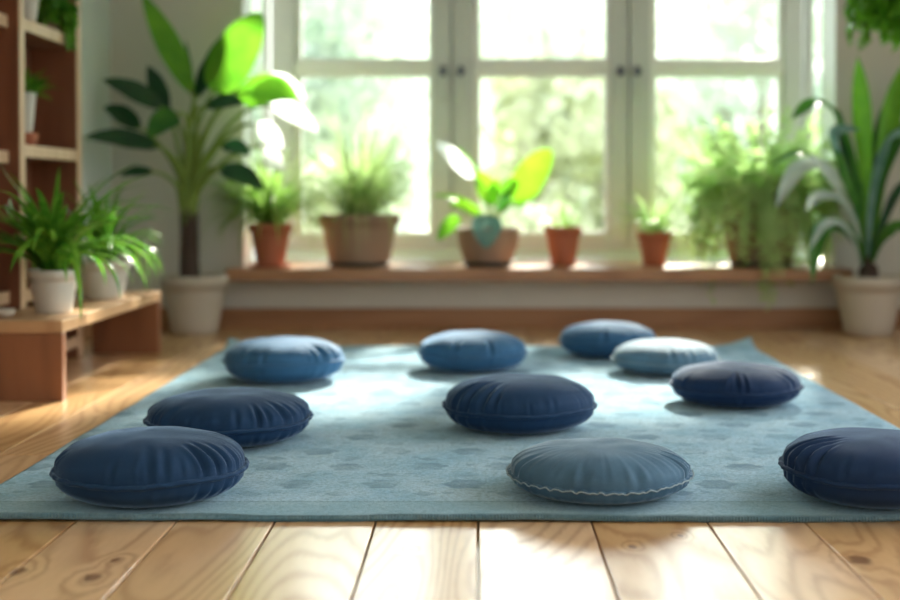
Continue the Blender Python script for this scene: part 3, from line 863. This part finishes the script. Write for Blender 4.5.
# 3 broad-leaf plant in a round bowl pot
Y3 = 7.30; p3 = at(488, 265, Y3)
t = thing('potted_broadleaf_plant', 'lime broad-leaved plant in a rounded taupe bowl pot at the ledge centre', 'potted plant', (p3.x, Y3, LZ))
z = saucer(t, .145, .028, M_darkclay); z = pot(t, .172, .128, .205, M_taupe, z, bowl=.09)
loc3 = Vector((p3.x, Y3, LZ))
def px_leaf(parent, loc, Yp, root, b, tp, W, face, mat, yb=0, yt=0, prof=ovate, bulge=0.0, fold=.2, stem=.004, stemmat=None, wav=0, name='leaf', label=None):
    """one leaf on its stalk; b, tp = base and tip in the photograph, yb, yt = how far they stand before or behind the pot"""
    B = at(b[0], b[1], Yp + yb) - loc; Tt = at(tp[0], tp[1], Yp + yt) - loc
    bm = bmesh.new()
    if stem:
        r = Vector(root); mid1 = r + Vector((0, 0, (B - r).length * .45)); mid2 = B - (Tt - B).normalized() * (B - r).length * .25
        tube(bm, bez(r, mid1, mid2, B + (Tt - B) * .05, 10), [stem * (1.5 - .8 * i / 10) for i in range(11)], 6, mi=1)
    big_leaf(bm, B, Tt, W, face, bulge, prof, fold, wav=wav)
    o = meshobj(name, bm, [mat, stemmat or M_greencane], parent)
    if label: o['label'] = label
    return o
root3 = (0, 0, z - .01)
for (b, tp, W, face, mt, yb, yt, bu) in [
    ((515, 202), (551, 150), .19, (-.3, -1, .35), L_lime2, -.02, -.05, .06),
    ((494, 205), (478, 172), .12, (.2, -1, .2), L_lime2, -.02, -.05, .05),
    ((474, 178), (437, 142), .085, (.2, -1, -.25), L_glosspaint, -.03, -.06, .03),
    ((488, 192), (458, 148), .05, (.6, -.8, .4), L_lime, 0, -.02, .05),
    ((476, 208), (433, 196), .065, (0, -.6, 1), L_lime2, -.05, -.10, .1),
    ((480, 214), (450, 205), .08, (-.2, -.9, .6), L_lime2, -.08, -.16, .1),
    ((458, 216), (438, 240), .09, (-.3, -1, .2), L_lime, -.08, -.14, .05),
    ((488, 205), (498, 178), .07, (0, -1, .2), L_lime2, 0, 0, 0),
    ((487, 215), (486, 248), .165, (0, -1, .35), L_bluegreen, -.17, -.21, .12),
    ((515, 206), (540, 192), .07, (0, -.7, .8), L_lime, .02, .02, .05),
    ((500, 195), (520, 176), .09, (.2, -1, .1), L_lime, .04, .05, .0),
    ((503, 210), (535, 205), .05, (0, -.6, 1), L_lime, .02, .04, .25),
    ((498, 212), (512, 186), .06, (0, -1, 0), L_mid, .03, .05, .0)]:
    px_leaf(t, loc3, Y3, root3, b, tp, W, face, mt, yb, yt, bulge=bu)
# 4 small terracotta pot
p4 = at(563.5, 264, 7.3)
t = thing('potted_grass', 'small terracotta pot with a short wispy plant, right of the broad-leaved one', 'potted plant', (p4.x, 7.33, LZ))
z = saucer(t, .078, .014, M_terra); z = pot(t, .103, .068, .215, M_terra, z, rim=.005)
tuft(t, z, 90, (.14, .26), (.006, .010), (.3, 1.5), (.6, 1.5), L_grass, 24, .04)
# 5 small terracotta pot with a pale spider plant
p5 = at(655, 264, 7.3)
t = thing('potted_spider_plant', 'small terracotta pot with pale drooping blades, beside the bushy trailing plant', 'potted plant', (p5.x, 7.33, LZ))
z = saucer(t, .070, .014, M_terra); z = pot(t, .095, .062, .185, M_terra, z, rim=.005)
tuft(t, z, 110, (.24, .38), (.010, .017), (.6, 2.6), (.8, 1.5), L_pale, 25, .04)
# 6 bushy trailing fern
p6 = at(762, 266, 7.3)
t = thing('trailing_fern', 'bushy pale trailing plant spilling over a big brown pot at the ledge right', 'potted plant', (p6.x, 7.33, LZ))
z = saucer(t, .185, .025, M_darkclay); z = pot(t, .235, .17, .35, M_taupe, z, rim=.004)
def fern(parent, z, n, seed, mat, Lr=(.25, .55), r0=.12, droop=(1.2, 3.2), leaf=.032, trail=(), wall=.30, er=(.5, 1.55)):
    rnd = random.Random(seed); bm = bmesh.new()
    items = [(rnd.uniform(0, 2 * pi), rnd.uniform(*er), rnd.uniform(*Lr), rnd.uniform(*droop)) for _ in range(n)] + list(trail)
    for (az, elv, Ln, dr) in items:
        if sin(az) > 0 and Ln * sin(az) > wall: Ln = wall / max(.1, sin(az))
        d = Vector((cos(az), sin(az), 0)); r = rnd.uniform(0, r0)
        p = Vector((cos(az) * r, sin(az) * r, z)); ns = 16; pts = [p.copy()]
        for i in range(ns):
            e2 = max(-1.5, elv - dr * ((i + 1) / ns) ** .9)
            dd = d * cos(e2) + Vector((0, 0, 1)) * sin(e2)
            p = p + dd * (Ln / ns); p += Vector((rnd.uniform(-1, 1), rnd.uniform(-1, 1), 0)) * .004
            pts.append(p.copy())
            if i < 1: continue
            sd_ = Vector((-sin(az), cos(az), 0))
            for s_ in (-1, 1):
                for rep in range(2):
                    lv = (sd_ * s_ * rnd.uniform(.5, 1) + dd * rnd.uniform(.2, .9) + Vector((0, 0, rnd.uniform(-.5, .6)))).normalized()
                    Lf = leaf * rnd.uniform(.6, 1.25)
                    wv_ = lv.cross(Vector((rnd.uniform(-1, 1), rnd.uniform(-1, 1), rnd.uniform(.2, 1)))).normalized() * Lf * .27
                    q = p + (dd * (Ln / ns)) * rnd.uniform(-.5, .5)
                    vs = [bm.verts.new(q), bm.verts.new(q + lv * Lf * .5 + wv_), bm.verts.new(q + lv * Lf), bm.verts.new(q + lv * Lf * .5 - wv_)]
                    bm.faces.new(vs)
        tube(bm, pts, .0016, 4)
    return meshobj('foliage', bm, mat, parent)
fo = fern(t, z, 460, 26, L_fern, Lr=(.28, .66), r0=.20, droop=(.1, 3.2), leaf=.040, er=(.6, 1.6),
     trail=[(-1.75, .6, .62, 3.6), (-1.6, .5, .66, 3.6), (-1.68, .4, .60, 3.4), (-2.7, .7, .60, 3.4), (-2.55, .6, .66, 3.4), (3.3, .6, .62, 3.5), (-1.1, .5, .50, 3.6), (-.6, .5, .45, 3.4)])
hold_in(fo, x1=.385, x0=-.46, y1=.43, y0=-.37)

# ------------------------------------------------------------------ big floor plants
Y7 = 6.95; loc7 = Vector(((194 - 478) / FPX * Y7, Y7, 0))
t = thing('potted_bird_of_paradise', 'tall broad-leaved plant in a cream pot on the floor left of the window', 'potted plant', loc7)
z = pot(t, .168, .118, .31, M_cream, 0, rim=.008, bowl=.03)
bm = bmesh.new()
tube(bm, [Vector((-.02, 0, z - .01)), Vector((-.028, 0, z + .12)), Vector((-.025, 0, z + .24)), Vector((-.03, 0, z + .40))], [.058, .05, .045, .04], 14)
for k in range(14):      # old leaf-base rings
    zz = z + .02 + k * .026
    tube(bm, [Vector((-.025 + .05 * cos(a), .05 * sin(a), zz + .004 * sin(3 * a + k))) for a in [2 * pi * i / 14 for i in range(14)]], .006, 5, closed=True)
meshobj('trunk', bm, M_bark, t)
rt7 = Vector((-.03, 0, z + .34))
F = (0.1, -1, .3)
for i, (b, tp, W, face, mt, yb, yt, bu, pr) in enumerate([
    ((192, 92), (143, -6), .135, (.35, -1, .2), L_lime, -.02, -.06, .02, lance),
    ((213, 92), (262, 14), .26, (-.2, -1, .15), L_lime, -.05, -.12, .02, ovate),
    ((196, 98), (232, 28), .18, (-.8, -.8, .1), L_dark, .02, .02, .02, lance),
    ((238, 100), (298, 100), .20, (.1, -.9, .45), L_lime, -.10, -.22, .16, lance),
    ((262, 84), (306, 100), .11, (.2, -1, -.25), L_glosspaint, -.02, -.12, .14, lance),
    ((272, 106), (318, 132), .10, (.2, -1, -.25), L_glosspaint, -.06, -.16, .1, lance),
    ((258, 126), (283, 149), .10, (.2, -1, -.25), L_glosspaint, -.1, -.2, .08, lance),
    ((264, 150), (284, 172), .09, (.2, -1, -.25), L_glosspaint, -.1, -.2, .06, lance),
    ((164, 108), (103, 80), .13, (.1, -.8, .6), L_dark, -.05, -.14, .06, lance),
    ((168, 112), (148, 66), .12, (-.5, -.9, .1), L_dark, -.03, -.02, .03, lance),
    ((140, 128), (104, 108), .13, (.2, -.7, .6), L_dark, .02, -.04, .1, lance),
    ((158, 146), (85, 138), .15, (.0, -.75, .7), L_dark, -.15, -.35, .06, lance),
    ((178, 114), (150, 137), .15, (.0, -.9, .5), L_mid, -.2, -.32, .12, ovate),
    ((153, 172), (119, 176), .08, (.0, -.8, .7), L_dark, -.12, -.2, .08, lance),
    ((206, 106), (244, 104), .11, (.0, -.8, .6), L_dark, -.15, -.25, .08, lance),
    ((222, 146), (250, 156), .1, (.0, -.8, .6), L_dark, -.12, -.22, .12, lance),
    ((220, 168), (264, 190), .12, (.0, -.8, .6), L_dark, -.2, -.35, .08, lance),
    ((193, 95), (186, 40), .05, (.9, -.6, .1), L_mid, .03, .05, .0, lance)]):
    rr = rt7 + Vector((.02 * cos(i * 2.4), .02 * sin(i * 2.4), -.08 * (i % 4) / 3))
    px_leaf(t, loc7, Y7, rr, b, tp, W, face, mt, yb, yt, prof=pr, bulge=bu, stem=.012, wav=.03,
            label='leaf with gloss painted pale' if mt in (L_glosspaint_soft, L_glosspaint) else None)
bm = bmesh.new()
for k in range(7):       # sheathing leaf bases above the trunk
    a = k * .9; tube(bm, [rt7 + Vector((.018 * cos(a), .018 * sin(a), -.16)), rt7 + Vector((.03 * cos(a), .03 * sin(a), .02)), rt7 + Vector((.06 * cos(a), .045 * sin(a), .17))], [.02, .015, .008], 8)
meshobj('stem_base', bm, M_greencane, t)

Y8 = 6.90; loc8 = Vector(((869 - 478) / FPX * Y8, Y8, 0))
t = thing('potted_dracaena', 'strap-leaved plant in a cream pot on the floor right of the window', 'potted plant', loc8)
z = pot(t, .178, .122, .31, M_cream, 0, rim=.008, bowl=.02)
bm = bmesh.new(); tube(bm, [Vector((0, 0, z - .01)), Vector((0, 0, z + .08)), Vector((-.01, 0, z + .14))], [.055, .05, .04], 14); meshobj('trunk', bm, M_bark, t)
def strap(parent, loc, Yp, pix, W, mat, face=(0, -1, .4), fold=.25, wmax=.5, name='leaf', label=None):
    """strap leaf through photograph points (px, py, dy)"""
    P_ = [at(a, b, Yp + c) - loc for (a, b, c) in pix]
    # Catmull-Rom through the points
    Q = [P_[0] * 2 - P_[1]] + P_ + [P_[-1] * 2 - P_[-2]]; pts = []
    m_ = 8
    for i in range(len(P_) - 1):
        a, b, c, d = Q[i], Q[i + 1], Q[i + 2], Q[i + 3]
        for k in range(m_):
            u = k / m_
            pts.append(.5 * ((2 * b) + (c - a) * u + (2 * a - 5 * b + 4 * c - d) * u * u + (3 * b - a - 3 * c + d) * u ** 3))
    pts.append(P_[-1]); n = len(pts) - 1; face = Vector(face).normalized(); sides = []; hw = []
    for i in range(n + 1):
        tt = (pts[min(i + 1, n)] - pts[max(i - 1, 0)]).normalized()
        s_ = tt.cross(face); s_ = s_.normalized() if s_.length > .05 else Vector((1, 0, 0))
        if sides and s_.dot(sides[-1]) < 0: s_ = -s_
        sides.append(s_)
        q = i / n
        up_ = .28 + .72 * min(1, q / wmax) ** 1.3 if q < wmax else 1
        dn_ = 1 if q < wmax else max(.02, 1 - ((q - wmax) / (1 - wmax)) ** 2.4)
        hw.append(W / 2 * up_ * dn_)
    bm = bmesh.new(); strip(bm, pts, hw, sides, fold, cols=4)
    o = meshobj(name, bm, mat, parent)
    if label: o['label'] = label
    return o

for (pix, W, mt, fc, wm) in [
    ([(868, 268, 0), (866, 190, -.03), (862, 120, -.05), (857, 56, -.04)], .115, L_lime, (.2, -1, .2), .66),
    ([(870, 268, 0), (880, 180, 0), (890, 120, .02), (900, 66, .04)], .11, L_lime, (-.3, -1, .2), .66),
    ([(866, 268, 0), (858, 180, -.05), (838, 118, -.10), (815, 101, -.14), (791, 119, -.18)], .085, L_mid, (0, -.6, 1), .8),
    ([(866, 268, 0), (850, 210, -.08), (828, 170, -.14), (800, 152, -.2), (768, 166, -.26)], .06, L_mid, (0, -.6, 1), .5),
    ([(862, 262, 0), (845, 200, -.15), (822, 166, -.25), (798, 168, -.33), (776, 207, -.4)], .10, L_glosspaint_soft, (-.4, -.8, .5), .7),
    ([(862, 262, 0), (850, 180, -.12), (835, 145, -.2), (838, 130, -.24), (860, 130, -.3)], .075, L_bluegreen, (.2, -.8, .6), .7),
    ([(863, 264, 0), (855, 220, -.12), (838, 198, -.22), (818, 196, -.3), (806, 212, -.34)], .07, L_glosspaint_soft, (0, -.7, .7), .6),
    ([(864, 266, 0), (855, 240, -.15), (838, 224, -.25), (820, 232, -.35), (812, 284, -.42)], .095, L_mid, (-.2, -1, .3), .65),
    ([(862, 266, -.02), (852, 236, -.18), (838, 222, -.28), (824, 226, -.36), (808, 252, -.40)], .05, L_glosspaint_soft, (-.2, -.9, .5), .6),
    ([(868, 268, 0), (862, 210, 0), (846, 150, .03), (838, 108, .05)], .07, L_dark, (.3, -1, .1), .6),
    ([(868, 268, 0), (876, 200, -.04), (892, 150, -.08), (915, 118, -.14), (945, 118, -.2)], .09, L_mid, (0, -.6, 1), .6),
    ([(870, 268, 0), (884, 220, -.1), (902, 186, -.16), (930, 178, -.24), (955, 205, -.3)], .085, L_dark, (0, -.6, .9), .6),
    ([(870, 268, 0), (882, 240, -.12), (898, 226, -.2), (918, 234, -.3), (930, 270, -.36)], .09, L_mid, (.2, -.8, .4), .6),
    ([(868, 268, 0), (872, 190, .04), (878, 140, .08), (895, 100, .10), (925, 84, .12)], .085, L_dark, (-.2, -1, .5), .6),
    ([(867, 268, 0), (872, 200, -.1), (884, 150, -.22), (900, 132, -.32), (925, 140, -.4)], .08, L_bluegreen, (-.2, -.7, .8), .65),
    ([(866, 266, 0), (860, 215, -.1), (850, 190, -.16), (840, 160, -.2), (832, 150, -.22)], .07, L_mid, (.3, -1, .2), .5)]:
    strap(t, loc8, Y8, pix, W, mt, fc, wmax=wm, label='leaf with gloss painted pale' if mt in (L_glosspaint_soft, L_glosspaint) else None)

# ------------------------------------------------------------------ plants on the bench
BZ = .29
def spider(parent, z, seed, n, Lr, W, mat=L_spider, r0=.03, back=None, arcs=()):
    rnd = random.Random(seed); bm = bmesh.new()
    for k in range(n):
        az = rnd.uniform(0, 2 * pi); r = rnd.uniform(0, r0)
        q = rnd.random()
        Ln = rnd.uniform(*Lr); e_ = 1.52 - q * .75; dr = rnd.uniform(.5, 1.2) + q * 1.8
        Lc = back[0] / max(.2, -cos(az)) if (back and cos(az) < 0) else 9
        Ln = min(Ln, Lc)
        blade(bm, (cos(az) * r, sin(az) * r, z - .003), az, e_, Ln, W * rnd.uniform(.7, 1.2), dr, n=12, rnd=rnd, cols=2, fold=.35)
    return meshobj('foliage', bm, mat, parent)
t = thing('potted_spider_plant', 'dense spider plant in a cream pot at the near end of the low bench', 'potted plant', (-1.622, 4.96, BZ))
z = pot(t, .095, .066, .165, M_white, 0, rim=.003)
hold_in(spider(t, z, 31, 80, (.38, .58), .040), x0=-.183, z0=.006)
t = thing('potted_spider_plant', 'smaller spider plant in a white pot, farther back on the low bench', 'potted plant', (-1.640, 5.66, BZ))
z = pot(t, .124, .088, .165, M_white, 0, rim=.003)
hold_in(spider(t, z, 32, 50, (.36, .46), .036), x0=-.165, x1=.24, z0=.006)
t = thing('small_dish', 'small pale round dish on the near end of the bench', 'dish', (-1.757, 4.80, BZ))
bm = bmesh.new(); lathe(bm, [(0, 0), (.03, 0), (.042, .012), (.045, .028), (.041, .029), (.036, .014), (0, .008)], 32); meshobj('bowl', bm, M_cream, t)

# ------------------------------------------------------------------ bookcase pots
zs_ = .943
t = thing('plant_stand', 'small round terracotta stand under the white shelf pot', 'stand', (-1.912, 5.48, zs_))
bm = bmesh.new(); lathe(bm, [(0, 0), (.045, 0), (.05, .01), (.06, .05), (.056, .058), (0, .058)], 32); meshobj('body', bm, M_terra, t)
t = thing('potted_succulent', 'small leafy plant in a tall white pot on the middle bookcase shelf', 'potted plant', (-1.912, 5.48, zs_ + .0585))
z = pot(t, .052, .034, .17, M_white, 0)
tuft(t, z, 60, (.09, .17), (.02, .03), (.3, 1.4), (.3, 1.4), L_spider, 41, .02)
zt_ = 1.450
t = thing('potted_plant', 'ribbed white pot on the upper bookcase shelf, cut by the picture top', 'potted plant', (-1.885, 5.42, zt_))
z = pot(t, .062, .044, .14, M_white, 0, ribs=18); tuft(t, z, 50, (.10, .18), (.015, .022), (.3, 1.6), (.4, 1.4), L_mid, 42, .02)
t = thing('trailing_plant', 'brown pot with green trailing leaves on the upper bookcase shelf', 'potted plant', (-1.885, 5.75, zt_))
z = pot(t, .06, .045, .11, M_taupe, 0)
fern(t, z, 45, 43, L_spider, Lr=(.08, .16), r0=.03, droop=(1.2, 3.0), leaf=.04, trail=[(.0, .5, .19, 3.2), (-.3, .4, .20, 3.2), (.3, .5, .18, 3.2)], wall=.2)

# ------------------------------------------------------------------ hanging plant, top right
hp = Vector((2.10, 6.35, 1.70))
t = thing('hanging_plant', 'leafy plant hanging in from the top right corner of the picture', 'hanging plant', hp)
z = pot(t, .13, .09, .17, M_taupe, 0)
fern(t, z, 80, 51, L_lime, Lr=(.25, .46), r0=.06, droop=(2.0, 3.8), leaf=.07, er=(.2, 1.3), wall=.4)
bm = bmesh.new()
for k in range(3):
    a = 2 * pi * k / 3 + .3
    tube(bm, [Vector((.125 * cos(a), .125 * sin(a), .165)), Vector((0, 0, .72))], .003, 6)
tube(bm, [Vector((0, 0, .70)), Vector((0, 0, 1.1399))], .004, 6)
meshobj('cord', bm, M_cream, t)
